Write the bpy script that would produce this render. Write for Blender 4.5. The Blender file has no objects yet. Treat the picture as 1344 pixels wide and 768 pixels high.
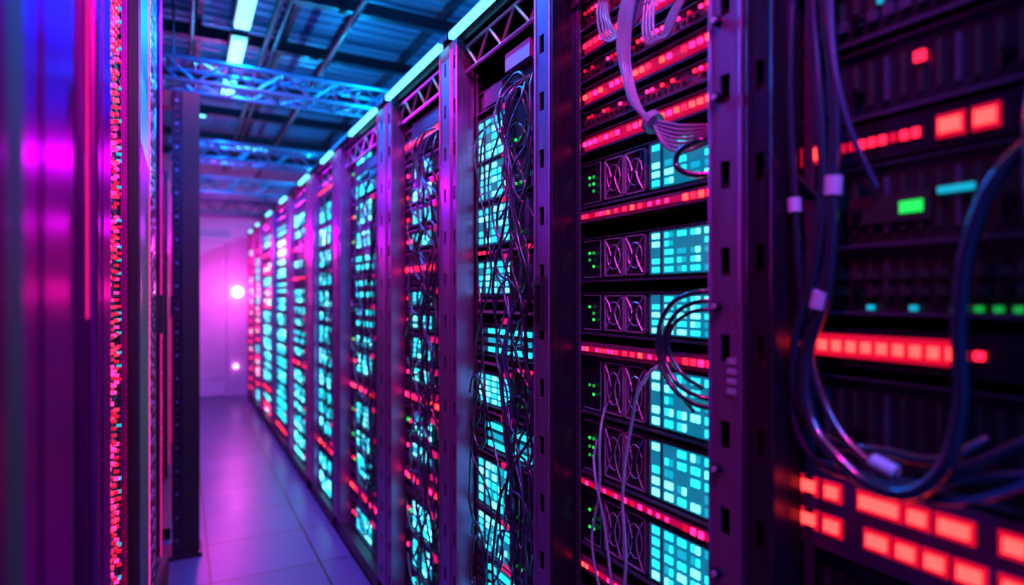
import bpy, math, random
from mathutils import Vector, Matrix
random.seed(7)
scene = bpy.context.scene
try:
    scene.view_settings.view_transform = 'Standard'
    scene.view_settings.look = 'None'
except Exception:
    pass

# ------------------------------------------------------------------ materials
MATS = {}
def pm(name, base, metallic=0.0, rough=0.5, emit=None, strength=0.0, noise=0.0, nscale=(8, 8, 8), bump=0.0, coat=0.0):
    m = bpy.data.materials.new(name)
    m.use_nodes = True
    nt = m.node_tree
    b = nt.nodes['Principled BSDF']
    b.inputs['Base Color'].default_value = (*base, 1)
    b.inputs['Metallic'].default_value = metallic
    b.inputs['Roughness'].default_value = rough
    if coat:
        b.inputs['Coat Weight'].default_value = coat
    if emit:
        b.inputs['Emission Color'].default_value = (*emit, 1)
        b.inputs['Emission Strength'].default_value = strength
    if noise > 0:
        tc = nt.nodes.new('ShaderNodeTexCoord')
        mp = nt.nodes.new('ShaderNodeMapping')
        mp.inputs['Scale'].default_value = nscale
        nz = nt.nodes.new('ShaderNodeTexNoise')
        nz.inputs['Scale'].default_value = 6
        nz.inputs['Detail'].default_value = 5
        nt.links.new(tc.outputs['Object'], mp.inputs['Vector'])
        nt.links.new(mp.outputs['Vector'], nz.inputs['Vector'])
        mr = nt.nodes.new('ShaderNodeMapRange')
        mr.inputs['To Min'].default_value = max(0.03, rough - noise)
        mr.inputs['To Max'].default_value = min(1, rough + noise)
        nt.links.new(nz.outputs['Fac'], mr.inputs['Value'])
        nt.links.new(mr.outputs['Result'], b.inputs['Roughness'])
        mx = nt.nodes.new('ShaderNodeMixRGB')
        mx.inputs['Color1'].default_value = (*[c * 0.65 for c in base], 1)
        mx.inputs['Color2'].default_value = (*[min(1, c * 1.35) for c in base], 1)
        nt.links.new(nz.outputs['Fac'], mx.inputs['Fac'])
        nt.links.new(mx.outputs['Color'], b.inputs['Base Color'])
        if bump:
            bp = nt.nodes.new('ShaderNodeBump')
            bp.inputs['Strength'].default_value = bump
            bp.inputs['Distance'].default_value = 0.002
            nt.links.new(nz.outputs['Fac'], bp.inputs['Height'])
            nt.links.new(bp.outputs['Normal'], b.inputs['Normal'])
    MATS[name] = m
    return m

def anodised(name, col, rough, scale=(30, 30, 1.2)):
    """brushed, dyed (anodised) metal: coloured reflection at every angle"""
    m = bpy.data.materials.new(name); m.use_nodes = True; nt = m.node_tree
    nt.nodes.remove(nt.nodes['Principled BSDF'])
    g = nt.nodes.new('ShaderNodeBsdfAnisotropic'); out = nt.nodes['Material Output']
    tc = nt.nodes.new('ShaderNodeTexCoord'); mp = nt.nodes.new('ShaderNodeMapping'); mp.inputs['Scale'].default_value = scale
    nz = nt.nodes.new('ShaderNodeTexNoise'); nz.inputs['Scale'].default_value = 6; nz.inputs['Detail'].default_value = 5
    mr = nt.nodes.new('ShaderNodeMapRange'); mr.inputs['To Min'].default_value = rough - .08; mr.inputs['To Max'].default_value = rough + .1
    mx = nt.nodes.new('ShaderNodeMixRGB')
    mx.inputs['Color1'].default_value = (*[c * .6 for c in col], 1); mx.inputs['Color2'].default_value = (*[min(1, c * 1.3) for c in col], 1)
    L = nt.links.new
    L(tc.outputs['Object'], mp.inputs['Vector']); L(mp.outputs['Vector'], nz.inputs['Vector'])
    L(nz.outputs['Fac'], mr.inputs['Value']); L(nz.outputs['Fac'], mx.inputs['Fac'])
    L(mr.outputs['Result'], g.inputs['Roughness']); L(mx.outputs['Color'], g.inputs['Color'])
    L(g.outputs['BSDF'], out.inputs['Surface'])
    MATS[name] = m

pm('post_metal', (0.24, 0.11, 0.30), 0.85, 0.34, noise=0.12, nscale=(40, 40, 1.5))
pm('pink_lit_post', (0.55, 0.10, 0.32), 0.7, 0.38, noise=0.10, nscale=(40, 40, 1.5))  # post metal with the pink light of the far end put into its colour
pm('dark_metal', (0.030, 0.017, 0.045), 0.8, 0.28, noise=0.12, nscale=(30, 30, 1.5))
pm('black_metal', (0.005, 0.005, 0.009), 0.1, 0.45, noise=0.1, nscale=(20, 20, 2))
anodised('gloss_panel', (0.42, 0.012, 0.24), 0.30)
pm('chassis', (0.009, 0.011, 0.022), 0.3, 0.32, noise=0.1)
pm('row_metal', (0.24, 0.06, 0.16), 0.6, 0.38, noise=0.1)
pm('shelf_metal', (0.12, 0.12, 0.20), 0.8, 0.32, noise=0.1, nscale=(5, 30, 30))
pm('fan_metal', (0.50, 0.42, 0.62), 0.7, 0.32)
pm('slot_dark', (0.002, 0.002, 0.004), 0, 0.7)
pm('cable_black', (0.008, 0.011, 0.025), 0, 0.2, coat=0.6)
pm('cable_blue', (0.025, 0.04, 0.10), 0, 0.28, coat=0.5)
pm('cable_grey', (0.14, 0.14, 0.22), 0, 0.35, coat=0.3)
pm('connector', (0.28, 0.32, 0.44), 0, 0.4)
pm('screw', (0.03, 0.03, 0.05), 0.9, 0.25)
def led(name, col, s):
    pm(name, (0.01, 0.01, 0.01), 0, 0.4, emit=col, strength=s)
led('led_cyan', (0.010, 0.60, 0.78), 2.5)
led('led_cyan_soft', (0.0, 0.34, 0.52), 1.4)
led('led_cyan_white', (0.12, 0.80, 0.88), 3.2)
led('panel_glow_cyan', (0.0, 0.15, 0.28), 1.2)  # backing plate; LED glow scattered on it is put in as emission
led('led_red', (1.0, 0.010, 0.040), 3.2)
led('led_red_hot', (1.0, 0.030, 0.026), 6.0)
led('led_halo_red_dim', (0.75, 0.003, 0.03), 1.1)  # dim red LEDs, and the halo plates around hot LEDs
led('halo_red', (0.6, 0.0, 0.06), 0.9)  # LED halo put in as a dim emissive strip, not a lamp part
led('led_pink', (1.0, 0.014, 0.17), 3.8)
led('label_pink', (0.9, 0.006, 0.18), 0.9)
led('led_green', (0.01, 0.8, 0.10), 1.3)
led('led_green_dim', (0.01, 0.7, 0.10), 0.6)
led('tube_cyan', (0.085, 0.58, 0.75), 3.6)
led('lamp_magenta', (1.0, 0.22, 0.75), 14.0)
led('edge_glow_pink', (1.0, 0.010, 0.28), 1.5)

# ------------------------------------------------------------------ mesh builder
class MB:
    def __init__(self, name, origin=(0, 0, 0), parent=None):
        self.name = name; self.o = Vector(origin); self.parent = parent
        self.v = []; self.f = []; self.mi = []; self.mats = []
    def m(self, name):
        if name not in self.mats: self.mats.append(name)
        return self.mats.index(name)
    def box(self, x0, x1, y0, y1, z0, z1, mat):
        n = len(self.v)
        for x in (x0, x1):
            for y in (y0, y1):
                for z in (z0, z1):
                    self.v.append((x - self.o.x, y - self.o.y, z - self.o.z))
        k = self.m(mat)
        for q in ((0, 1, 3, 2), (4, 6, 7, 5), (0, 4, 5, 1), (2, 3, 7, 6), (0, 2, 6, 4), (1, 5, 7, 3)):
            self.f.append(tuple(n + i for i in q)); self.mi.append(k)
    def tube(self, pts, r, mat, n=6, closed=False):
        pts = [Vector(p) for p in pts]
        k = self.m(mat); base = len(self.v); c = len(pts)
        for i, p in enumerate(pts):
            if closed: t = pts[(i + 1) % c] - pts[i - 1]
            else: t = pts[min(i + 1, c - 1)] - pts[max(i - 1, 0)]
            t.normalize()
            up = Vector((0, 0, 1)) if abs(t.z) < 0.9 else Vector((1, 0, 0))
            a = t.cross(up).normalized(); b = t.cross(a)
            for j in range(n):
                an = 2 * math.pi * j / n
                q = p + a * math.cos(an) * r + b * math.sin(an) * r - self.o
                self.v.append(tuple(q))
        for i in range(c if closed else c - 1):
            i2 = (i + 1) % c
            for j in range(n):
                j2 = (j + 1) % n
                self.f.append((base + i * n + j, base + i * n + j2, base + i2 * n + j2, base + i2 * n + j)); self.mi.append(k)
        if not closed:
            self.f.append(tuple(base + j for j in range(n))); self.mi.append(k)
            self.f.append(tuple(base + (c - 1) * n + j for j in reversed(range(n)))); self.mi.append(k)
    def done(self, bevel=0.0):
        me = bpy.data.meshes.new(self.name)
        me.from_pydata(self.v, [], self.f)
        for mn in self.mats: me.materials.append(MATS[mn])
        me.polygons.foreach_set('material_index', self.mi)
        me.update()
        import bmesh
        bm = bmesh.new(); bm.from_mesh(me)
        bmesh.ops.recalc_face_normals(bm, faces=bm.faces)
        bm.to_mesh(me); bm.free()
        ob = bpy.data.objects.new(self.name, me)
        scene.collection.objects.link(ob)
        if self.parent:
            ob.parent = self.parent
        else:
            ob.location = self.o
        if bevel:
            md = ob.modifiers.new('bevel', 'BEVEL'); md.width = bevel; md.segments = 2; md.limit_method = 'ANGLE'
        return ob

def empty(name, loc):
    e = bpy.data.objects.new(name, None)
    e.location = loc; e.empty_display_size = 0.1
    scene.collection.objects.link(e)
    return e

def cable_obj(name, parent, origin, strands, mat):
    groups = {}
    for pts, r in strands: groups.setdefault(round(r, 4), []).append(pts)
    for r, lst in groups.items():
        cu = bpy.data.curves.new(name, 'CURVE')
        cu.dimensions = '3D'; cu.bevel_depth = r; cu.bevel_resolution = 3; cu.resolution_u = 8
        for pts in lst:
            sp = cu.splines.new('BEZIER')
            sp.bezier_points.add(len(pts) - 1)
            for bp_, p in zip(sp.bezier_points, pts):
                bp_.co = Vector(p) - Vector(origin)
                bp_.handle_left_type = bp_.handle_right_type = 'AUTO'
        cu.materials.append(MATS[mat])
        ob = bpy.data.objects.new(name, cu)
        scene.collection.objects.link(ob)
        ob.parent = parent

RX = 0.77      # front plane of right-hand rack row
RD = 1.0       # rack depth
RT = 2.20      # rack height

# ------------------------------------------------------------------ rack parts
def slotted_post(mb, x, y0, y1, z0, z1, mat, pitch=0.14, slot_h=0.045, slot_w=0.30):
    w = y1 - y0; a = y0 + w * (0.5 - slot_w / 2); b = y0 + w * (0.5 + slot_w / 2)
    mb.box(x, x + 0.004, y0, a, z0, z1, mat)
    mb.box(x, x + 0.004, b, y1, z0, z1, mat)
    z = z0
    while z < z1:
        top = min(z + pitch - slot_h, z1)
        mb.box(x, x + 0.004, a, b, z, top, mat)
        z += pitch
    mb.box(x + 0.02, x + 0.03, y0 + 0.002, y1 - 0.002, z0, z1, 'slot_dark')
    mb.box(x + 0.004, x + 0.06, y0, y0 + 0.003, z0, z1, mat)
    mb.box(x + 0.004, x + 0.06, y1 - 0.003, y1, z0, z1, mat)
    mb.tube([(x, y0 + .003, z0), (x, y0 + .003, z1)], .003, mat, 8)
    mb.tube([(x, y1 - .003, z0), (x, y1 - .003, z1)], .003, mat, 8)

def rack_shell(parent, org, Y0, Y1, wn, wf, postmat='post_metal', top=RT, bar=(0.03, 0.03)):
    mb = MB('frame', org, parent)
    slotted_post(mb, RX, Y0, Y0 + wn, 0.03, top - 0.02, postmat, slot_w=.30 if wn < .09 else .16)
    if wf > 0.03:
        slotted_post(mb, RX, Y1 - wf, Y1 - 0.004, 0.03, top - 0.02, postmat)
    else:
        mb.box(RX, RX + 0.06, Y1 - wf, Y1 - 0.002, 0.03, top - 0.02, 'dark_metal')
    mb.box(RX + 0.06, RX + RD, Y0 + 0.001, Y0 + 0.012, 0.05, top - 0.02, 'dark_metal')
    mb.box(RX + 0.06, RX + RD, Y1 - 0.013, Y1 - 0.003, 0.05, top - 0.02, 'dark_metal')
    mb.box(RX + RD - 0.015, RX + RD, Y0 + 0.012, Y1 - 0.013, 0.05, top - 0.02, 'black_metal')
    mb.box(RX + 0.02, RX + RD, Y0 + 0.002, Y1 - 0.003, top - 0.03, top - 0.005, 'dark_metal')
    mb.box(RX + 0.0, RX + RD, Y0 + 0.002, Y1 - 0.003, 0.03, 0.09, 'black_metal')
    for yy in (Y0 + 0.05, Y1 - 0.05):
        for xx in (RX + 0.05, RX + RD - 0.06):
            mb.tube([(xx, yy, 0.0), (xx, yy, 0.03)], 0.022, 'screw', 10)
    za, zb = top - 0.125, top - 0.045
    xl = RX + 0.035
    mb.tube([(xl, Y0 + wn, za), (xl, Y1 - wf, za)], 0.006, 'fan_metal')
    mb.tube([(xl, Y0 + wn, zb), (xl, Y1 - wf, zb)], 0.006, 'fan_metal')
    n = max(3, int((Y1 - wf - Y0 - wn) / 0.075)); s = (Y1 - wf - Y0 - wn) / n
    for i in range(n):
        ya = Y0 + wn + i * s
        mb.tube([(xl, ya, za if i % 2 else zb), (xl, ya + s, zb if i % 2 else za)], 0.005, 'fan_metal')
    for yy in (Y0 + wn + 0.002, Y1 - wf - 0.016):
        mb.box(RX + 0.065, RX + 0.07, yy, yy + 0.014, 0.09, top - 0.13, 'shelf_metal')
    mb.done(0.0)
    lb = MB('head_light_bar', org, parent)
    lb.box(RX - 0.012, RX + 0.02, Y0 + 0.004, Y1 - 0.006, top - 0.006, top + 0.012, 'dark_metal')
    lb.box(RX - 0.022, RX - 0.004, Y0 + bar[0], Y1 - bar[1], top - 0.024, top - 0.004, 'tube_cyan')
    lb.done()

def fan_bay(mb, xf, ya, yb, z0, z1, mat='fan_metal'):
    t = 0.0022
    y0, y1 = min(ya, yb), max(ya, yb)
    mb.box(xf + 0.002, xf + 0.004, y0, y1, z0, z1, 'slot_dark')
    mb.box(xf - 0.003, xf + 0.003, y0, y0 + t, z0, z1, mat); mb.box(xf - 0.003, xf + 0.003, y1 - t, y1, z0, z1, mat)
    mb.box(xf - 0.003, xf + 0.003, y0, y1, z0, z0 + t, mat); mb.box(xf - 0.003, xf + 0.003, y0, y1, z1 - t, z1, mat)
    yc, zc = (y0 + y1) / 2, (z0 + z1) / 2; w = (y1 - y0) / 2 * 0.85; h = (z1 - z0) / 2 * 0.88
    ring = [(xf - 0.002, yc + w * 0.8 * math.cos(a), zc + h * 0.72 * math.sin(a)) for a in [i * math.pi / 8 for i in range(16)]]
    mb.tube(ring, 0.0012, mat, 4, closed=True)
    for sgn in (-1, 1):
        pts = [(xf - 0.004, yc + sgn * w * (0.22 + 0.75 * abs(k) ** 1.6), zc + h * k) for k in [-1, -.7, -.35, 0, .35, .7, 1]]
        mb.tube(pts, 0.0017, mat, 4)
    mb.tube([(xf - 0.006, yc, zc), (xf + 0.001, yc, zc)], w * 0.22, 'dark_metal', 10)

def led_grid(mb, xf, yfar, ynear, z0, z1, cols, rows, palette, backing='panel_glow_cyan', fill=0.62, merge=0.0, miss=.09):
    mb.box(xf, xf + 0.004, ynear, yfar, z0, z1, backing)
    mb.box(xf - 0.004, xf + 0.003, ynear - 0.002, ynear, z0 - 0.002, z1 + 0.002, 'shelf_metal')
    mb.box(xf - 0.004, xf + 0.003, yfar, yfar + 0.002, z0 - 0.002, z1 + 0.002, 'shelf_metal')
    mb.box(xf - 0.004, xf + 0.003, ynear, yfar, z1, z1 + 0.002, 'shelf_metal')
    cw = (yfar - ynear) / cols; rh = (z1 - z0) / rows
    for c in range(cols):
        for r in range(rows):
            if random.random() < miss: continue
            yc = yfar - (c + 0.5) * cw; zc = z0 + (r + 0.5) * rh
            hw = cw * fill / 2; hh = rh * fill / 2
            mt = random.choice(palette)
            if merge and random.random() < merge:
                mb.box(xf - 0.003, xf, yc - hw, yc - hw * .2, zc - hh, zc + hh, mt)
                mb.box(xf - 0.003, xf, yc + hw * .2, yc + hw, zc - hh, zc + hh, random.choice(palette))
            else:
                mb.box(xf - 0.003, xf, yc - hw, yc + hw, zc - hh, zc + hh, mt)

def led_row(mb, xf, yfar, ynear, z, n, size, palette, skip=0.0, h=None):
    h = h or size
    for i in range(n):
        if random.random() < skip: continue
        y = yfar + (ynear - yfar) * i / max(1, n - 1)
        mb.box(xf - 0.004, xf + 0.001, y - size / 2, y + size / 2, z - h / 2, z + h / 2, random.choice(palette))

def chassis(mb, xf, ynear, yfar, z0, z1, mat='chassis', depth=0.6, lip=True):
    mb.box(xf + 0.004, xf + depth, ynear, yfar, z0 + 0.002, z1 - 0.002, mat)
    if lip:
        mb.box(xf - 0.010, xf + 0.004, ynear, yfar, z0, z0 + 0.004, 'shelf_metal')
        mb.box(xf - 0.004, xf + 0.004, ynear, yfar, z1 - 0.003, z1 - 0.001, 'shelf_metal')

CY = ['led_cyan', 'led_cyan', 'led_cyan', 'led_cyan_white', 'led_cyan_white', 'led_cyan_soft']
RE = ['led_red', 'led_red', 'led_red_hot', 'led_pink']
# ================================================================== nearest rack
def rack_near():
    Y0, Y1 = -0.02, 0.664
    org = (RX + 0.5, (Y0 + Y1) / 2, 0); e = empty('server_rack', org)
    rack_shell(e, org, Y0, Y1, 0.07, 0.055, 'dark_metal')
    xf = RX + 0.08; yn, yf = Y0 + 0.08, Y1 - 0.06
    mb = MB('server_units', org, e)
    yf = 0.655 - 0.012
    for (a, b) in [(0.10, 0.26), (0.27, 0.43), (0.44, 0.60), (0.61, 0.78), (0.79, 0.965), (1.10, 1.235), (1.325, 1.42), (1.42, 1.535), (1.60, 1.70), (1.71, 1.80), (1.81, 1.93), (1.94, 2.06)]:
        chassis(mb, xf, yn, yf, a, b, 'chassis' if a < 1.3 or a > 1.55 else 'black_metal')
        n = 12
        for i in range(n):
            y = yf - 0.06 - i * 0.022
            mb.box(xf - 0.001, xf + 0.005, y - 0.006, y, a + 0.02, b - 0.02, 'slot_dark' if i % 4 else 'shelf_metal')
        for hy in (yn + 0.03, yf - 0.02):
            mb.tube([(xf, hy, a + 0.02), (xf - 0.02, hy, a + 0.025), (xf - 0.02, hy, b - 0.025), (xf, hy, b - 0.02)], 0.004, 'shelf_metal', 8)
        for ky in (.53, .35):
            mb.tube([(xf - .010, ky, (a + b) / 2 - .01), (xf + .002, ky, (a + b) / 2 - .01)], .007, 'screw', 14)
    for i in range(7):
        y = .60 - i * .045
        mb.box(xf - .012, xf + .05, y - .034, y, 1.825, 1.90, 'shelf_metal')
        mb.box(xf - .016, xf - .01, y - .028, y - .006, 1.84, 1.86, 'fan_metal')
    mb.box(xf - 0.012, xf + 0.3, yn, yf, 0.975, 1.092, 'post_metal')
    for zz, items in ((1.064, [(.60, .02), (.563, .018), (.495, .05), (.445, .02), (.402, .033), (.34, .02), (.30, .02)]),
                      (1.014, [(.60, .02), (.563, .02), (.497, .026), (.459, .02), (.424, .02), (.385, .025), (.34, .02), (.3, .02)])):
        for y, w in items:
            mb.box(xf - 0.018, xf - 0.011, y - w / 2, y + w / 2, zz - 0.008, zz + 0.008, 'led_red_hot')
            mb.box(xf - 0.0135, xf - 0.011, y - w / 2 - .006, y + w / 2 + .006, zz - 0.015, zz + 0.015, 'led_halo_red_dim')  # emissive plate painting the halo around each LED
    mb.box(xf - 0.006, xf + 0.4, yn, yf, 1.25, 1.305, 'dark_metal')
    mb.box(xf - 0.009, xf - 0.005, 0.396, 0.612, 1.263, 1.296, 'led_halo_red_dim')  # emissive plate as painted glow behind the LED row
    led_row(mb, xf - 0.008, 0.602, 0.406, 1.279, 10, 0.0125, ['led_red_hot'], h=0.015)
    led_row(mb, xf - 0.008, 0.377, 0.377, 1.279, 1, 0.010, ['led_red'])
    mb.box(xf - 0.006, xf + 0.4, yn, yf, 1.54, 1.592, 'dark_metal')
    for y, w in ((.63, .018), (.597, .016), (.409, .024), (.371, .021)):
        mb.box(xf - 0.012, xf - 0.005, y - w / 2, y + w / 2, 1.557, 1.574, 'led_red_hot')
        mb.box(xf - 0.009, xf - 0.005, y - w / 2 - .004, y + w / 2 + .004, 1.551, 1.580, 'led_halo_red_dim')  # painted halo, slightly larger than the LED
    led_row(mb, xf - 0.006, 0.565, 0.45, 1.565, 9, 0.009, ['led_halo_red_dim', 'led_halo_red_dim', 'led_red'], h=0.012)
    led_row(mb, xf - .002, 0.447, 0.447, 1.665, 1, 0.013, ['led_red'])
    led_row(mb, xf, 0.5, 0.3, 1.76, 5, 0.006, ['led_cyan_soft'])
    mb.box(xf - 0.006, xf, .443, .472, 1.462, 1.478, 'led_green')
    mb.box(xf - 0.004, xf, .435, .545, 1.452, 1.49, 'slot_dark')
    mb.box(xf - 0.006, xf, .385, .425, 1.482, 1.490, 'led_cyan_soft')
    for y in (.512, .455, .38, .36, .34, .32):
        mb.box(xf - 0.006, xf, y - .004, y + .004, 1.332, 1.339, 'led_green_dim' if y < .4 else 'led_cyan_soft')
    for i in range(16):
        y = 0.62 - i * 0.022
        mb.box(xf - 0.004, xf + .002, y - .008, y + .008, 1.375, 1.387, 'slot_dark')
        mb.box(xf - 0.004, xf + .002, y - .008, y + .008, 1.352, 1.364, 'slot_dark')
        mb.box(xf - 0.005, xf + .002, y - .007, y + .007, 1.735, 1.75, 'shelf_metal')
    mb.done()
    X = 0.80
    st = [([(X + .02, .55, 2.05), (X, .55, 1.9), (X, .548, 1.77), (X, .534, 1.62), (X - .005, .533, 1.504), (X - .005, .545, 1.35), (X - .005, .575, 1.26), (X - .01, .565, 1.18), (X - .02, .52, 1.135), (X - .02, .45, 1.105), (X - .02, .40, 1.13), (X - .01, .375, 1.21), (X - .005, .377, 1.32), (X, .365, 1.43), (X + .01, .335, 1.5), (X + .04, .28, 1.55)], 0.0090),
          ([(X + .02, .60, 1.95), (X, .605, 1.72), (X, .597, 1.487), (X, .58, 1.317), (X, .555, 1.21), (X - .01, .49, 1.14), (X - .01, .42, 1.12), (X, .36, 1.16), (X + .02, .3, 1.2), (X + .05, .2, 1.2)], 0.0065),
          ([(X, .565, 2.0), (X, .567, 1.77), (X - .008, .55, 1.6), (X - .01, .546, 1.5), (X - .01, .56, 1.38), (X - .01, .59, 1.28), (X, .585, 1.18), (X, .54, 1.15), (X, .46, 1.15), (X + .01, .41, 1.15), (X + .045, .37, 1.18)], 0.007),
          ([(X + .04, .33, 2.0), (X + .02, .30, 1.75), (X + .0, .31, 1.5), (X, .29, 1.3), (X + .02, .26, 1.1)], 0.008),
          ([(X + .04, .52, 2.02), (X + .01, .585, 1.86), (X + .0, .62, 1.7), (X + .01, .615, 1.55), (X + .04, .59, 1.5)], 0.006),
          ([(X + .04, .60, 1.20), (X, .57, 1.16), (X - .01, .50, 1.12), (X - .015, .43, 1.115), (X, .37, 1.14), (X + .03, .30, 1.16)], 0.006)]
    cable_obj('cables', e, org, st, 'cable_black')
    st = [([(X + .03, .575, 2.03), (X + .005, .578, 1.8), (X, .562, 1.62), (X, .552, 1.45), (X, .57, 1.3), (X, .60, 1.22), (X + .01, .58, 1.12), (X + .01, .50, 1.10), (X, .42, 1.10), (X + .01, .34, 1.13), (X + .03, .27, 1.2)], .0045),
          ([(X + .04, .50, 1.97), (X + .01, .535, 1.88), (X, .54, 1.75), (X + .002, .52, 1.6), (X + .04, .50, 1.5)], .004)]
    cable_obj('cables', e, org, st, 'cable_blue')
    cb = MB('cable_connectors', org, e)
    for p, q, r in (((X - .005, .5325, 1.518), (X - .005, .534, 1.492), .012), ((X, .598, 1.497), (X, .597, 1.476), .010), ((X - .006, .549, 1.358), (X - .006, .555, 1.334), .0125), ((X - .01, .475, 1.137), (X - .01, .445, 1.128), .010)):
        cb.tube([p, q], r, 'connector', 12)
    cb.done()
rack_near()

# ================================================================== rack with fans, cyan grids and red patch panels
def rack_fans():
    Y0, Y1 = 0.668, 1.235
    org = (RX + 0.5, (Y0 + Y1) / 2, 0); e = empty('server_rack', org)
    rack_shell(e, org, Y0, Y1, 0.069, 0.012, 'post_metal')
    sc = MB('thumb_screws', org, e)
    for z in (1.80, 1.675, 1.335, 1.07, 0.9, 0.6):
        sc.tube([(RX - 0.010, .716, z), (RX + 0.002, .716, z)], 0.0085, 'screw', 14)
        sc.tube([(RX - 0.013, .716, z), (RX - 0.009, .716, z)], 0.005, 'fan_metal', 10)
    for i in range(12):
        sc.box(RX - .003, RX, .680 + (i % 3) * .006, .684 + (i % 3) * .006, 1.195 + (i // 3) * .016, 1.204 + (i // 3) * .016, 'fan_metal')
    sc.done()
    xf = RX + 0.08; yn, yf = 0.745, 1.214
    mb = MB('server_units', org, e)
    def fanunit(a, b):
        chassis(mb, xf, yn, yf, a, b)
        h = b - a
        z0, z1 = a + 0.012, b - 0.008
        fan_bay(mb, xf, 1.125, 1.058, z0, z1)
        fan_bay(mb, xf, 1.052, 0.985, z0, z1)
        for zz in (a + h * .35, a + h * .5, a + h * .65):
            for yy in (1.181, 1.165):
                if random.random() < .6:
                    mb.box(xf - .005, xf - .002, yy - .003, yy + .003, zz - .003, zz + .003, 'led_green' if random.random() < .3 else 'led_green_dim')
        mb.tube([(xf - .002, 1.205, z0), (xf - .002, 1.14, z0), (xf - .002, 1.14, z1), (xf - .002, 1.205, z1)], .001, 'fan_metal', 4)
        led_grid(mb, xf - .002, 0.968, 0.936, z0, z1, 1, 5, ['led_cyan', 'led_cyan_white'], fill=.6)
        led_grid(mb, xf - .002, 0.932, 0.790, z0, z1, 4, 5, CY, fill=.60, merge=.7)
        mb.box(xf - .008, xf, .973, .978, z0 + .005, z1 - .005, 'shelf_metal')
    def rowunit(a, b, pal=RE):
        mb.box(xf - .01, xf + .5, yn, yf, a, b, 'row_metal')
        zc = (a + b) / 2
        mb.box(xf - .0115, xf - .01, yn + .02, yf - .01, zc - .006, zc + .006, 'halo_red')
        led_row(mb, xf - .01, 1.195, 1.18, zc, 2, .009, pal)
        led_row(mb, xf - .01, 1.14, 1.07, zc, 6, .008, pal, .1)
        led_row(mb, xf - .01, 1.04, 0.99, zc, 3, .010, pal)
        led_row(mb, xf - .01, 0.96, 0.91, zc, 3, .008, ['led_pink'])
        led_row(mb, xf - .01, .86, .80, zc, 4, .012, pal)
    for a, b in ((0.10, .24), (.25, .38), (.40, .53), (.54, .66), (.76, .895), (.93, 1.065), (1.075, 1.21), (1.262, 1.362), (1.385, 1.49), (1.56, 1.67)):
        fanunit(a, b)
    rowunit(1.213, 1.243); rowunit(1.527, 1.553); rowunit(.70, .73); rowunit(.902, .922, ['led_halo_red_dim', 'led_pink'])
    k = 0
    for z0, z1 in ((1.69, 1.735), (1.745, 1.79), (1.80, 1.85), (1.86, 1.905), (1.92, 1.975), (1.985, 2.055)):
        chassis(mb, xf, yn, yf, z0, z1, 'row_metal', 0.5)
        zc = (z0 + z1) / 2
        if k % 2 == 0:
            mb.box(xf + .0025, xf + .0045, 0.76, 1.21, zc - .012, zc + .016, 'halo_red')
            led_row(mb, xf - .002, 1.2, 0.77, zc + .002, 22, .011, ['led_red', 'led_pink', 'led_pink', 'led_red_hot'], .1, h=.010)
        else:
            led_row(mb, xf - .002, 1.2, 0.77, zc + .008, 30, .007, ['led_halo_red_dim', 'led_pink', 'led_red', 'slot_dark'], .2, h=.006)
            led_row(mb, xf - .002, 1.2, 0.77, zc - .006, 26, .008, ['slot_dark'], .1)
        k += 1
    mb.done()
    X = 0.80; st = []
    for k in range(7):
        o = (k - 3) * .008
        st.append(([(X + .05, .90 + o, 2.08), (X, .955 + o, 1.99), (X - .005, .99 + o * .8, 1.88), (X - .01 + abs(o) * .3, .975 + o * .8, 1.78 + o), (X - .01, .92 + o, 1.70 + o * .9), (X, .85, 1.645 + o), (X + .03, .77, 1.64 + o * .5)], .0034))
    for k in range(5):
        o = (k - 2) * .012
        st.append(([(X + .05, .86 + o, 2.1), (X + .01, .93 + o, 1.95), (X + .01, 1.03 + o, 1.90), (X + .02, 1.09 + o, 1.97 + o), (X + .05, 1.12, 2.06)], .003))
    for k in range(4):
        o = (k - 2) * .01
        st.append(([(X + .05, .78, 1.93 + o), (X + .01, .84 + o, 1.90), (X, .90 + o, 1.84), (X + .005, .93 + o, 1.92), (X + .04, .90 + o, 2.05)], .0028))
    cable_obj('cable_bundle', e, org, st, 'cable_grey')
    st = [([(X + .04, .76, 1.36), (X, .80, 1.357), (X - .01, .855, 1.33), (X - .01, .882, 1.262), (X - .01, .855, 1.195), (X, .80, 1.16), (X + .03, .755, 1.155)], .005),
          ([(X + .04, .76, 1.345), (X, .81, 1.337), (X - .01, .845, 1.31), (X - .01, .867, 1.255), (X - .01, .84, 1.20), (X, .79, 1.175), (X + .03, .755, 1.17)], .0045),
          ([(X + .04, .77, 1.33), (X, .82, 1.318), (X - .01, .855, 1.27), (X - .005, .83, 1.215), (X, .78, 1.19)], .004),
          ([(X + .045, .85, 1.36), (X + .01, .86, 1.34), (X - .005, .89, 1.27), (X - .002, .875, 1.21), (X + .02, .82, 1.14)], .004),
          ([(X + .04, .765, 1.63), (X, .80, 1.625), (X - .005, .84, 1.60), (X, .82, 1.575), (X + .04, .77, 1.57)], .006)]
    cable_obj('cables', e, org, st, 'cable_black')
    st = [([(X + .045, .91, 1.23), (X, .93, 1.19), (X, .975, 1.08), (X, 1.0, .94), (X, .99, .8), (X, 1.02, .6), (X + .02, 1.0, .4)], .0035),
          ([(X + .045, 1.15, 1.02), (X, 1.10, .98), (X, 1.06, .85), (X - .005, 1.03, .7), (X, 1.06, .5)], .003),
          ([(X + .045, 1.12, 1.10), (X + .01, 1.09, 1.05), (X, 1.08, .93), (X - .005, 1.1, .8), (X, 1.02, .62)], .003)]
    cable_obj('cables', e, org, st, 'cable_grey')
    cb = MB('cable_tie', org, e)
    cb.tube([(X - .01, .905, 1.69), (X - .008, .893, 1.68)], .022, 'cable_grey', 12)
    cb.done()
rack_fans()

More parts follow.
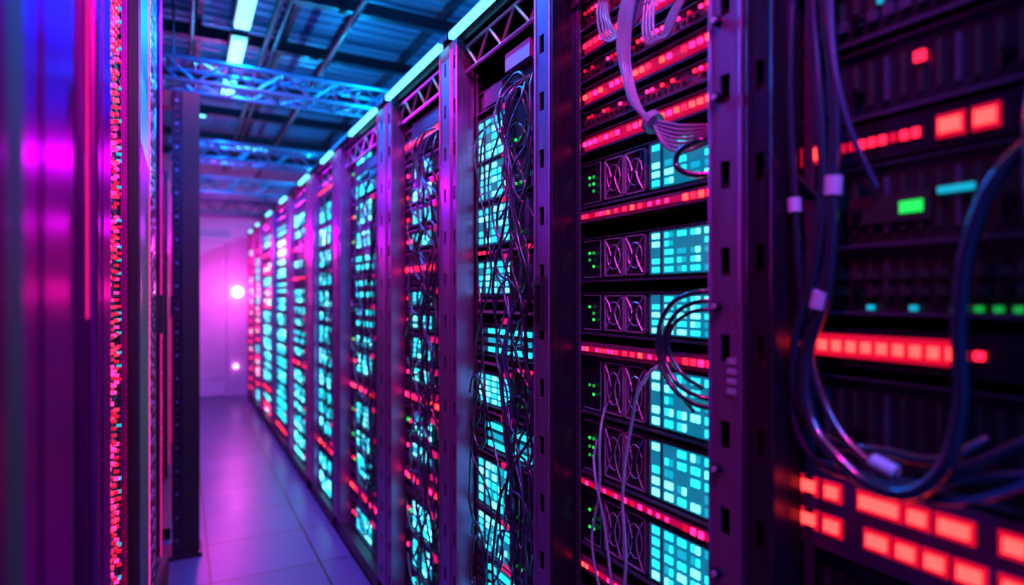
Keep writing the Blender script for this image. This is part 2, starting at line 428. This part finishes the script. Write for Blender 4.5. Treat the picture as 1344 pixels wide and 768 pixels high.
# ================================================================== rack with hanging cables
def strands(n, yn, yf, ztop, zbot, X, r, rng, amp=.03):
    out = []
    for k in range(n):
        y = rng.uniform(yn, yf); pts = [(X + .05, y + rng.uniform(-.03, .03), ztop)]
        z = ztop - rng.uniform(.03, .08); ph = rng.uniform(0, 6)
        zb = zbot + rng.uniform(0, .5)
        while z > zb:
            yy = y + math.sin(z * rng.uniform(5, 8) + ph) * amp + rng.uniform(-.012, .012)
            pts.append((X + rng.uniform(-.015, .01), max(yn - .02, min(yf + .03, yy)), z))
            z -= rng.uniform(.09, .16)
        pts.append((X + .05, y, z))
        out.append((pts, r))
    return out

def loop(X, yc, zc, ry, rz, r, rng):
    pts = []
    a0 = rng.uniform(0, 1)
    for i in range(9):
        a = a0 + i * math.pi * 1.75 / 8
        pts.append((X + rng.uniform(-.008, .006), yc + ry * math.cos(a), zc + rz * math.sin(a)))
    return (pts, r)

def rack_cables():
    Y0, Y1 = 1.238, 1.842
    org = (RX + 0.5, (Y0 + Y1) / 2, 0); e = empty('server_rack', org)
    rack_shell(e, org, Y0, Y1, 0.072, 0.045)
    xf = RX + 0.07; yn, yf = 1.322, 1.785
    mb = MB('server_units', org, e)
    rng = random.Random(3)
    grids = [(1.78, 1.905), (1.655, 1.765), (1.515, 1.63), (1.36, 1.46), (1.02, 1.11), (.70, .84), (.56, .67), (.30, .40)]
    bars = [(1.175, 1.26), (.885, .97), (.44, .53), (.17, .26)]
    for a, b in grids:
        chassis(mb, xf, yn, yf, a - .008, b + .008)
        led_grid(mb, xf - .002, 1.775, 1.735, a, b, 1, 5, ['led_cyan', 'led_cyan_white'], fill=.6)
        led_grid(mb, xf - .002, 1.725, 1.56, a, b, 4, 5, CY, fill=.64, merge=.5)
        led_grid(mb, xf - .002, 1.42, 1.36, a + .01, b - .01, 2, 3, ['led_cyan_soft', 'slot_dark', 'led_cyan'], backing='chassis', fill=.5)
        led_row(mb, xf, 1.53, 1.50, a + .02, 2, .007, ['led_green', 'led_green_dim'])
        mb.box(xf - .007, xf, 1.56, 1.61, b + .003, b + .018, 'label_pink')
    for a, b in bars:
        chassis(mb, xf, yn, yf, a - .008, b + .008, 'chassis')
        for i in range(3):
            z = a + (i + .5) * (b - a) / 3
            mb.box(xf - .006, xf, 1.44, 1.70, z - .007, z + .007, 'led_cyan' if i != 1 else 'led_cyan_soft')
            mb.box(xf - .009, xf, 1.715, 1.77, z - .009, z + .009, 'shelf_metal')
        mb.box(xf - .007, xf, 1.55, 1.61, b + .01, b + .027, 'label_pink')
    for a in (1.485, 1.335, 1.30, 1.14, .99, .86, .68, .54, .415):
        mb.box(xf - .004, xf + .5, yn, yf, a, a + .008, 'fan_metal')
    led_row(mb, xf - .004, 1.76, 1.70, 1.489, 3, .01, ['led_red'])
    led_row(mb, xf - .004, 1.5, 1.35, 1.489, 6, .012, RE)
    led_row(mb, xf - .004, 1.5, 1.35, 1.143, 6, .010, RE)
    chassis(mb, xf, yn, yf, 1.93, 2.0, 'chassis')
    mb.box(xf - .02, xf + .2, 1.42, 1.56, 2.0, 2.05, 'fan_metal')
    mb.box(xf - .01, xf + .2, 1.6, 1.72, 1.94, 1.99, 'shelf_metal')
    mb.done()
    X = .80
    st = strands(6, 1.38, 1.56, 1.97, .25, X, .0044, rng, .05)
    st += strands(3, 1.34, 1.7, 1.9, .2, X, .0034, rng, .06)
    for zc in (1.86, 1.72, 1.5, 1.3, .98, .82, .6, .4):
        st.append(loop(X, 1.46 + rng.uniform(-.05, .08), zc, .08, .10, .004, rng))
    for zc in (1.0, .55, .35):
        st.append(loop(X, 1.70, zc, .055, .11, .004, rng))
        st.append(loop(X, 1.69, zc - .02, .045, .09, .004, rng))
    cable_obj('cables', e, org, st, 'cable_black')
    st = strands(5, 1.36, 1.56, 1.97, .3, X, .0032, rng, .05)
    for zc in (1.8, 1.4, 1.1, .7): st.append(loop(X, 1.45, zc, .07, .12, .0032, rng))
    cable_obj('cables', e, org, st, 'cable_blue')
    lt = MB('door_latch', org, e)
    lt.box(RX - .012, RX, 1.26, 1.285, 1.27, 1.40, 'black_metal')
    lt.box(RX - .018, RX - .01, 1.267, 1.278, 1.29, 1.38, 'screw')
    lt.done()
rack_cables()

# ================================================================== Remaining racks down the aisle
PK = ['led_pink', 'led_red', 'led_pink', 'led_cyan_white']
def rack_generic(Y0, Y1, wn, wf, seed, pink=0.15, pinkgrid=0.0, postmat='post_metal', cable_n=6, bar=(.03, .03), wide=False):
    org = (RX + 0.5, (Y0 + Y1) / 2, 0); e = empty('server_rack', org)
    rack_shell(e, org, Y0, Y1, wn, wf, postmat, bar=bar)
    rng = random.Random(seed)
    xf = RX + (0.035 if wide else 0.06); yn, yf = Y0 + wn + .012, Y1 - wf - .012
    W = yf - yn
    mb = MB('server_units', org, e)
    z = 0.10
    while z < 1.98:
        h = rng.choice([.07, .10, .12, .13])
        t = rng.random()
        chassis(mb, xf, yn, yf, z, z + h, lip=not wide)
        c0, c1 = (yf - W * .04, yf - W * .66) if wide else (yf - W * .18, yf - W * .60)
        if t < pink:
            mb.box(xf - .008, xf + .3, yn, yf, z + h * .3, z + h * .7, 'row_metal')
            mb.box(xf - .0095, xf - .008, yn + .02, yf - .02, z + h * .5 - .014, z + h * .5 + .014, 'halo_red')
            led_row(mb, xf - .008, yf - .03, yn + .03, z + h * .5, 14, W * .04, RE, .1, h=.018)
        elif t < .85:
            led_grid(mb, xf - .002, c0, c1, z + .010, z + h - .010, 4, 3 if wide else 4, PK if rng.random() < pinkgrid else CY, fill=.82 if wide else .70, miss=.04 if wide else .08)
            if not wide:
                led_grid(mb, xf - .002, yf - W * .74, yf - W * .90, z + .02, z + h - .02, 3, 2, ['led_cyan_soft', 'led_cyan', 'led_halo_red_dim'], backing='chassis', fill=.4)
                led_row(mb, xf, yf - W * .05, yf - W * .12, z + h * .5, 2, .014, ['led_red', 'led_green', 'led_pink'], .2)
            else:
                led_row(mb, xf, yf - W * .78, yf - W * .9, z + h * .5, 2, .03, ['led_red', 'led_pink'], .3)
        else:
            for i in range(2):
                zz = z + (i + .6) * h / 2.2
                mb.box(xf - .006, xf, c1, c0, zz - .012, zz + .012, 'led_cyan')
        if rng.random() < .6:
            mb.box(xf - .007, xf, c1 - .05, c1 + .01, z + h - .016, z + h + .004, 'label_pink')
        mb.box(xf - .003, xf + .3, yn, yf, z + h + .004, z + h + .010, 'fan_metal' if not wide else 'shelf_metal')
        z += h + (.022 if not wide else .018)
    mb.box(xf - .01, xf + .2, yn + .1, yf - .1, 1.99, 2.05, 'shelf_metal')
    mb.done()
    if cable_n:
        st = strands(cable_n, yn + .03, yn + W * .6, 1.98, .2, RX + .02, .0048, rng, .07)
        for i in range(7):
            st.append(loop(RX + .02, yn + W * rng.uniform(.25, .7), .3 + i * .22 + rng.uniform(-.05, .05), .10, .12, .0046, rng))
        cable_obj('cables', e, org, st, 'cable_black')
        st = strands(max(1, cable_n - 2), yn + .03, yn + W * .6, 1.98, .2, RX + .018, .0036, rng, .07)
        for i in range(4):
            st.append(loop(RX + .018, yn + W * rng.uniform(.2, .6), .35 + i * .38 + rng.uniform(-.05, .05), .09, .14, .0036, rng))
        cable_obj('cables', e, org, st, 'cable_blue')

rack_generic(1.846, 2.562, .10, .075, 11, .20, cable_n=6, bar=(.06, .06))
rack_generic(2.566, 3.50, .14, .07, 12, .20, cable_n=4, bar=(.12, .35))
rack_generic(3.504, 4.26, .12, .06, 13, .18, cable_n=3, bar=(.1, .38), wide=True)
rack_generic(4.264, 5.30, .22, .06, 14, .15, .05, cable_n=1, bar=(.1, .6), wide=True, postmat='pink_lit_post')
rack_generic(5.304, 6.30, .12, .06, 15, .10, .15, cable_n=0, bar=(.1, .6), wide=True)
rack_generic(6.304, 7.40, .12, .06, 16, .10, .3, cable_n=0, bar=(.1, .7), wide=True, postmat='pink_lit_post')
rack_generic(7.404, 8.20, .12, .06, 17, .30, .9, cable_n=0, bar=(.1, .5), wide=True, postmat='pink_lit_post')
rack_generic(8.204, 9.00, .12, .06, 18, .30, .9, cable_n=0, bar=(.1, .5), wide=True, postmat='pink_lit_post')

# ================================================================== LEFT ROW
LX = -0.12
def left_cabinet(Y0, Y1, top, kind, streak=False):
    org = (LX - 0.45, (Y0 + Y1) / 2, 0); e = empty('server_cabinet', org)
    mb = MB('cabinet_body', org, e)
    D = LX - 0.9
    mb.box(D, LX - .03, Y0 + .002, Y1 - .002, .06, top, 'black_metal')
    mb.box(D + .02, LX + .06, Y0 + .004, Y1 - .004, 0, .06, 'black_metal')
    rng = random.Random(int(Y0 * 100) + 5)
    if kind == 'door':
        mb.box(LX - .03, LX - .012, Y0 + .004, Y1 - .004, .07, top, 'slot_dark')
        W = Y1 - Y0
        for a, b, x, m in ((0, .36, 0, 'gloss_panel'), (.39, .47, -.006, 'slot_dark'), (.5, .70, .004, 'gloss_panel'), (.71, .83, .002, 'slot_dark'), (.85, .99, -.002, 'gloss_panel')):
            mb.box(LX - .014, LX + x, Y0 + a * W, Y0 + b * W, .07, top, m)
        mb.tube([(LX + .006, Y0 + W * .6, .07), (LX + .006, Y0 + W * .6, top)], .008, 'gloss_panel', 12)
        if streak:
            mb.box(LX, LX + .004, Y0 + W * .52, Y0 + W * .57, 1.32, top, 'edge_glow_pink')  # pink reflection streak put in as an emissive strip
    elif kind == 'leds':
        W = Y1 - Y0
        mb.box(LX - .01, LX, Y0, Y0 + W * .25, .07, top, 'gloss_panel')
        mb.box(LX - .01, LX + .004, Y1 - W * .08, Y1, .07, top, 'gloss_panel')
        z = .09
        while z < top - .05:
            h = rng.choice([.045, .045, .09])
            mb.box(LX - .03, LX - .012, Y0 + W * .26, Y1 - W * .09, z, z + h - .006, 'slot_dark')
            mb.box(LX - .014, LX - .009, Y0 + W * .26, Y1 - W * .09, z, z + .004, 'black_metal')
            n = int(h / .015)
            for i in range(n):
                for u in (.32, .42, .54, .66, .78):
                    if rng.random() < .35: continue
                    zz = z + .006 + i * .015
                    mt = rng.choice(['led_red', 'led_pink', 'led_halo_red_dim', 'led_halo_red_dim']) if u < .7 else rng.choice(['led_cyan_soft', 'slot_dark', 'led_halo_red_dim'])
                    mb.box(LX - .012, LX - .003, Y0 + W * u, Y0 + W * u + .012, zz, zz + .006, mt)
            z += h
    elif kind == 'mesh':
        W = Y1 - Y0
        mb.box(LX - .03, LX + .025, Y0, Y0 + W * .30, .07, top, 'black_metal')
        mb.box(LX + .02, LX + .027, Y0 + W * .01, Y0 + W * .02, .07, top, 'gloss_panel')
        mb.box(LX + .024, LX + .028, Y0 + W * .285, Y0 + W * .30, .07, top, 'edge_glow_pink')
        mb.box(LX - .028, LX + .008, Y0 + W * .31, Y0 + W * .99, .07, top, 'dark_metal')
        z = .10
        while z < top - .03:
            for u in (.36, .46, .56, .66, .76):
                mb.box(LX + .004, LX + .011, Y0 + W * u, Y0 + W * u + .05, z, z + .012, 'fan_metal' if (int(z * 50) + int(u * 10)) % 2 else 'slot_dark')
            z += .026
        mb.tube([(LX + .018, Y1 - .05, .08), (LX + .018, Y1 - .05, top)], .012, 'gloss_panel', 12)
        mb.box(LX + .022, LX + .028, Y1 - .06, Y1 - .02, .08, top, 'edge_glow_pink')
        mb.box(LX + .012, LX + .04, Y0 + W * .86, Y0 + W * .9, 1.18, 1.36, 'black_metal')
    mb.done()

left_cabinet(-0.60, 0.20, 2.92, 'door')
left_cabinet(0.204, 0.74, 2.92, 'door')
left_cabinet(0.744, 1.25, 2.92, 'door', True)
left_cabinet(1.254, 1.74, 2.92, 'leds')
left_cabinet(1.744, 3.50, 2.92, 'mesh')
left_cabinet(3.90, 5.0, 2.25, 'leds')
left_cabinet(5.004, 6.2, 2.25, 'mesh')
left_cabinet(6.204, 7.4, 2.25, 'leds')
left_cabinet(7.404, 8.8, 2.25, 'mesh')
e = empty('rack_end_frame', (0.02, 3.68, 0))
mb = MB('upright', (0.02, 3.68, 0), e)
mb.box(0.00, 0.075, 3.60, 3.70, 0.0, 2.42, 'black_metal')
mb.box(-0.05, 0.0, 3.60, 3.61, 0.0, 2.42, 'dark_metal')
for i in range(58):
    mb.box(-0.035, -0.020, 3.594, 3.60, .08 + i * .04, .095 + i * .04, 'shelf_metal' if i % 3 == 0 else 'slot_dark')
mb.box(0.070, 0.078, 3.602, 3.70, 0.0, 2.42, 'black_metal')
mb.box(-0.10, 0.09, 3.56, 3.76, 0.0, 0.02, 'dark_metal')
mb.box(-0.12, 0.0, 3.62, 3.70, 2.34, 2.42, 'black_metal')
mb.done()

# ================================================================== ROOM
def simple_box(name, x0, x1, y0, y1, z0, z1, matname):
    c = ((x0 + x1) / 2, (y0 + y1) / 2, (z0 + z1) / 2)
    mb = MB(name, c); mb.box(x0, x1, y0, y1, z0, z1, matname); return mb.done()

m = bpy.data.materials.new('floor_tile'); m.use_nodes = True; nt = m.node_tree; b = nt.nodes['Principled BSDF']
tc = nt.nodes.new('ShaderNodeTexCoord'); mp = nt.nodes.new('ShaderNodeMapping')
mp.inputs['Location'].default_value = (0.285, 0.1, 0)
br = nt.nodes.new('ShaderNodeTexBrick')
br.offset = 0.0; br.inputs['Scale'].default_value = 1.0
br.inputs['Brick Width'].default_value = 0.5; br.inputs['Row Height'].default_value = 0.5
br.inputs['Mortar Size'].default_value = 0.007; br.inputs['Mortar Smooth'].default_value = 0.1
br.inputs['Color1'].default_value = (.065, .085, .19, 1); br.inputs['Color2'].default_value = (.05, .065, .15, 1)
br.inputs['Mortar'].default_value = (.008, .01, .03, 1)
nt.links.new(tc.outputs['Object'], mp.inputs['Vector']); nt.links.new(mp.outputs['Vector'], br.inputs['Vector'])
nz = nt.nodes.new('ShaderNodeTexNoise'); nz.inputs['Scale'].default_value = 5; nz.inputs['Detail'].default_value = 6
nt.links.new(tc.outputs['Object'], nz.inputs['Vector'])
mr = nt.nodes.new('ShaderNodeMapRange'); mr.inputs['To Min'].default_value = .22; mr.inputs['To Max'].default_value = .42
nt.links.new(nz.outputs['Fac'], mr.inputs['Value']); nt.links.new(mr.outputs['Result'], b.inputs['Roughness'])
nt.links.new(br.outputs['Color'], b.inputs['Base Color'])
bp_ = nt.nodes.new('ShaderNodeBump'); bp_.inputs['Strength'].default_value = .4; bp_.inputs['Distance'].default_value = .003; bp_.invert = True
nt.links.new(br.outputs['Fac'], bp_.inputs['Height']); nt.links.new(bp_.outputs['Normal'], b.inputs['Normal'])
MATS['floor_tile'] = m
pm('wall_paint', (0.48, 0.36, 0.58), 0, 0.6, noise=0.08, nscale=(.3, .3, .3), bump=.0)
pm('ceiling_panel', (0.10, 0.16, 0.26), 0.3, 0.45, noise=0.12, nscale=(3, 3, 3), bump=.3)
pm('beam', (0.015, 0.02, 0.035), 0.6, 0.4)
pm('truss_metal', (0.10, 0.20, 0.32), 0.7, 0.4)

simple_box('floor', -1.3, 2.1, -1.6, 9.2, -0.1, 0.0, 'floor_tile')
simple_box('ceiling', -1.3, 2.1, -1.6, 9.2, 3.25, 3.35, 'ceiling_panel')
simple_box('wall_back', -1.3, 2.1, 9.2, 9.3, 0, 3.25, 'wall_paint')
simple_box('wall_front', -1.3, 2.1, -1.7, -1.6, 0, 3.25, 'wall_paint')
simple_box('wall_left', -1.4, -1.3, -1.6, 9.2, 0, 3.25, 'wall_paint')
simple_box('wall_right', 2.1, 2.2, -1.6, 9.2, 0, 3.25, 'wall_paint')
simple_box('baseboard_back', -1.29, -0.13, 9.18, 9.198, 0, 0.08, 'wall_paint')
d = MB('door_1', (0.3, 9.17, 1.05))
d.box(-.10, -.05, 9.15, 9.195, .005, 2.16, 'wall_paint'); d.box(.53, .58, 9.15, 9.195, .005, 2.16, 'wall_paint'); d.box(-.05, .53, 9.15, 9.195, 2.10, 2.16, 'wall_paint')
d.box(-.04, .52, 9.17, 9.195, .01, 2.09, 'wall_paint')
for z0, z1 in ((.25, 1.0), (1.15, 1.95)):
    a, b2 = .10, .46
    d.box(a, b2, 9.162, 9.17, z0, z0 + .02, 'wall_paint'); d.box(a, b2, 9.162, 9.17, z1, z1 + .02, 'wall_paint')
    d.box(a, a + .02, 9.162, 9.17, z0, z1, 'post_metal'); d.box(b2 - .02, b2, 9.162, 9.17, z0, z1, 'wall_paint')
d.done()

cb = MB('ceiling_beam_grid', (0.4, 3.8, 3.15))
for y in [0.2, 1.4, 2.3, 3.0, 3.75, 4.6, 5.5, 6.5, 7.5, 8.5]:
    cb.box(-1.3, 2.1, y, y + .06, 3.10, 3.18, 'beam')
for x in [-.6, .08, .62, .98, 1.5]:
    cb.box(x, x + .035, -1.6, 9.2, 3.18, 3.25, 'beam')
for y in [i * .12 for i in range(-10, 76)]:
    cb.box(-1.3, 2.1, y, y + .03, 3.238, 3.25, 'truss_metal')
cb.done()
pp = MB('ceiling_conduit', (0.5, 3.8, 3.05))
for x, z, r in ((.50, 3.08, .018), (.56, 3.08, .012), (.9, 3.02, .02), (.05, 3.06, .012)):
    pp.tube([(x, -1.5, z), (x, 9.15, z)], r, 'beam', 10)
pp.done()

def truss(y, z0, z1, x0=-.10, x1=2.05, dy=.22):
    mb = MB('ceiling_truss', ((x0 + x1) / 2, y + dy / 2, (z0 + z1) / 2))
    r = .015
    for yy in (y, y + dy):
        for zz in (z0, z1):
            mb.tube([(x0, yy, zz), (x1, yy, zz)], r, 'truss_metal', 8)
    n = int((x1 - x0) / .16); s = (x1 - x0) / n
    for i in range(n):
        xa, xb = x0 + i * s, x0 + (i + 1) * s
        up = i % 2
        for yy in (y, y + dy):
            mb.tube([(xa, yy, z0 if up else z1), (xb, yy, z1 if up else z0)], .008, 'truss_metal', 6)
        for zz in (z0, z1):
            mb.tube([(xa, y if up else y + dy, zz), (xb, y + dy if up else y, zz)], .007, 'truss_metal', 6)
            mb.tube([(xa, y, zz), (xa, y + dy, zz)], .006, 'truss_metal', 6)
    for xx in (x0 + .05, x1 - .05):
        for yy in (y, y + dy):
            mb.tube([(xx, yy, z1), (xx, yy, 3.12)], .006, 'beam', 6)
    mb.done()
truss(4.05, 2.62, 2.75)
truss(5.9, 2.56, 2.70)
truss(7.4, 2.50, 2.66)
truss(8.75, 2.44, 2.62)

def ceiling_lamp(x, y0, y1, z=3.02, w=.042):
    mb = MB('ceiling_tube_light', (x, (y0 + y1) / 2, z))
    mb.box(x - w - .01, x + w + .01, y0, y1, z, z + .03, 'beam')
    mb.box(x - w, x + w, y0 + .02, y1 - .02, z - .025, z + .001, 'tube_cyan')
    mb.tube([(x, y0 + .1, z + .03), (x, y0 + .1, 3.12)], .005, 'beam'); mb.tube([(x, y1 - .1, z + .03), (x, y1 - .1, 3.12)], .005, 'beam')
    mb.done()
for a, b2 in ((-.8, .4), (.6, 1.8), (2.0, 3.35), (3.5, 4.10), (4.25, 4.8), (5.1, 5.6)):
    ceiling_lamp(.32, a, b2)
def cross_lamp(x0, x1, y, z=3.0):
    mb = MB('ceiling_tube_light', ((x0 + x1) / 2, y, z))
    mb.box(x0, x1, y - .03, y + .03, z, z + .03, 'beam')
    mb.box(x0 + .02, x1 - .02, y - .015, y + .015, z - .015, z + .001, 'tube_cyan')
    mb.tube([((x0 + x1) / 2, y, z + .03), ((x0 + x1) / 2, y, 3.12)], .005, 'beam')
    mb.done()
cross_lamp(.1, .2, 6.2); cross_lamp(.5, .85, 7.3)

def globe(name, x, y, z, r, wall_y):
    import bmesh
    me = bpy.data.meshes.new(name); bm = bmesh.new()
    bmesh.ops.create_uvsphere(bm, u_segments=20, v_segments=12, radius=r)
    bmesh.ops.create_cone(bm, cap_ends=True, segments=16, radius1=r * .5, radius2=r * .5, depth=wall_y - y, matrix=Matrix.Translation((0, (wall_y - y) / 2, 0)) @ Matrix.Rotation(math.pi / 2, 4, 'X'))
    bm.to_mesh(me); bm.free(); me.materials.append(MATS['lamp_magenta'])
    ob = bpy.data.objects.new(name, me); ob.location = (x, y, z); scene.collection.objects.link(ob)
globe('round_lamp', .66, 9.12, 1.42, .07, 9.198)
globe('round_lamp', .64, 9.16, .40, .024, 9.198)

# ================================================================== LIGHTS
def light(kind, name, loc, energy, col, size=.1, size_y=None, rot=(0, 0, 0), spot=None):
    l = bpy.data.lights.new(name, kind); l.energy = energy; l.color = col
    if kind == 'AREA':
        l.shape = 'RECTANGLE'; l.size = size; l.size_y = size_y or size
    elif kind == 'POINT': l.shadow_soft_size = size
    elif kind == 'SPOT':
        l.shadow_soft_size = size; l.spot_size = spot or 1.5; l.spot_blend = .6
    o = bpy.data.objects.new(name, l); o.location = loc; o.rotation_euler = rot
    scene.collection.objects.link(o); return o
CYL = (.0, .16, 1.0); MAG = (1.0, .0, .34); RED = (1.0, .0, .08)
for y, en in ((-.5, 90), (2.6, 70), (4.4, 75), (6.4, 50)):  # the one behind the camera is an added blue fill for the nearest rack
    light('AREA', 'cyan_ceiling_light', (.32, y, 2.98), en, CYL, .08, 1.2)
for y in (2.4, 3.6, 5.0, 6.8):  # unseen points added to brighten the ceiling with blue
    light('POINT', 'cyan_up_fill', (1.2, y, 2.45), 46, (.0, .42, 1.0), .0)
light('POINT', 'cyan_up_fill', (.35, 4.9, 2.85), 14, (.0, .38, 1.0), .0)
light('POINT', 'cyan_up_fill', (.35, 6.6, 2.8), 14, (.0, .36, 1.0), .0)
for x, y, en, tgt, sp in ((-.02, .2, 190, (.77, 1.25, 1.5), 1.1), (-.02, 1.6, 120, (.8, 2.6, 1.2), 1.5), (.0, 3.3, 80, (.8, 4.5, 1.2), 1.5), (.5, -.6, 170, (-.12, 1.0, 1.4), 1.0)):  # spots without fixtures, added out of view for magenta light on posts and panels
    o = light('SPOT', 'magenta_fill_spot', (x, y, 2.85), en, MAG, .05, spot=sp)
    o.rotation_euler = (Vector(tgt) - Vector((x, y, 2.85))).to_track_quat('-Z', 'Y').to_euler()
light('POINT', 'magenta_wall_lamp', (.6, 8.8, 1.42), 24, (1, .08, .72), .02)
light('POINT', 'magenta_aisle_fill', (.3, 7.6, 1.9), 34, (1, .02, .55), .0)  # unseen point added so the far racks glow pink
light('POINT', 'violet_aisle_fill', (.3, 5.6, 1.9), 22, (.50, .0, 1), .0)  # unseen points added for violet light on the floor
light('POINT', 'violet_aisle_fill', (.35, 3.2, 1.95), 16, (.40, .0, 1), .0)
light('POINT', 'red_rack_fill', (.80, .95, 2.0), 8.0, (1, .0, .14), .0)  # points added for the red glow around the rack LEDs
light('POINT', 'red_rack_fill', (.78, .62, 1.2), .25, RED, .0)

w = bpy.data.worlds.new('World'); scene.world = w; w.use_nodes = True
w.node_tree.nodes['Background'].inputs['Color'].default_value = (.005, .01, .05, 1)
w.node_tree.nodes['Background'].inputs['Strength'].default_value = .5

# ================================================================== CAMERA
cam = bpy.data.cameras.new('camera'); co = bpy.data.objects.new('camera', cam); scene.collection.objects.link(co)
cam.sensor_width = 36; cam.lens = 36 * 800 / 1344
th = math.atan(432 / 800)
co.location = (0, 0, 1.35)
co.rotation_euler = (math.pi / 2, 0, -th)
cam.shift_y = 6 / 1344
cam.clip_start = .02
cam.dof.use_dof = True; cam.dof.focus_distance = 1.55; cam.dof.aperture_fstop = 1.3
scene.camera = co
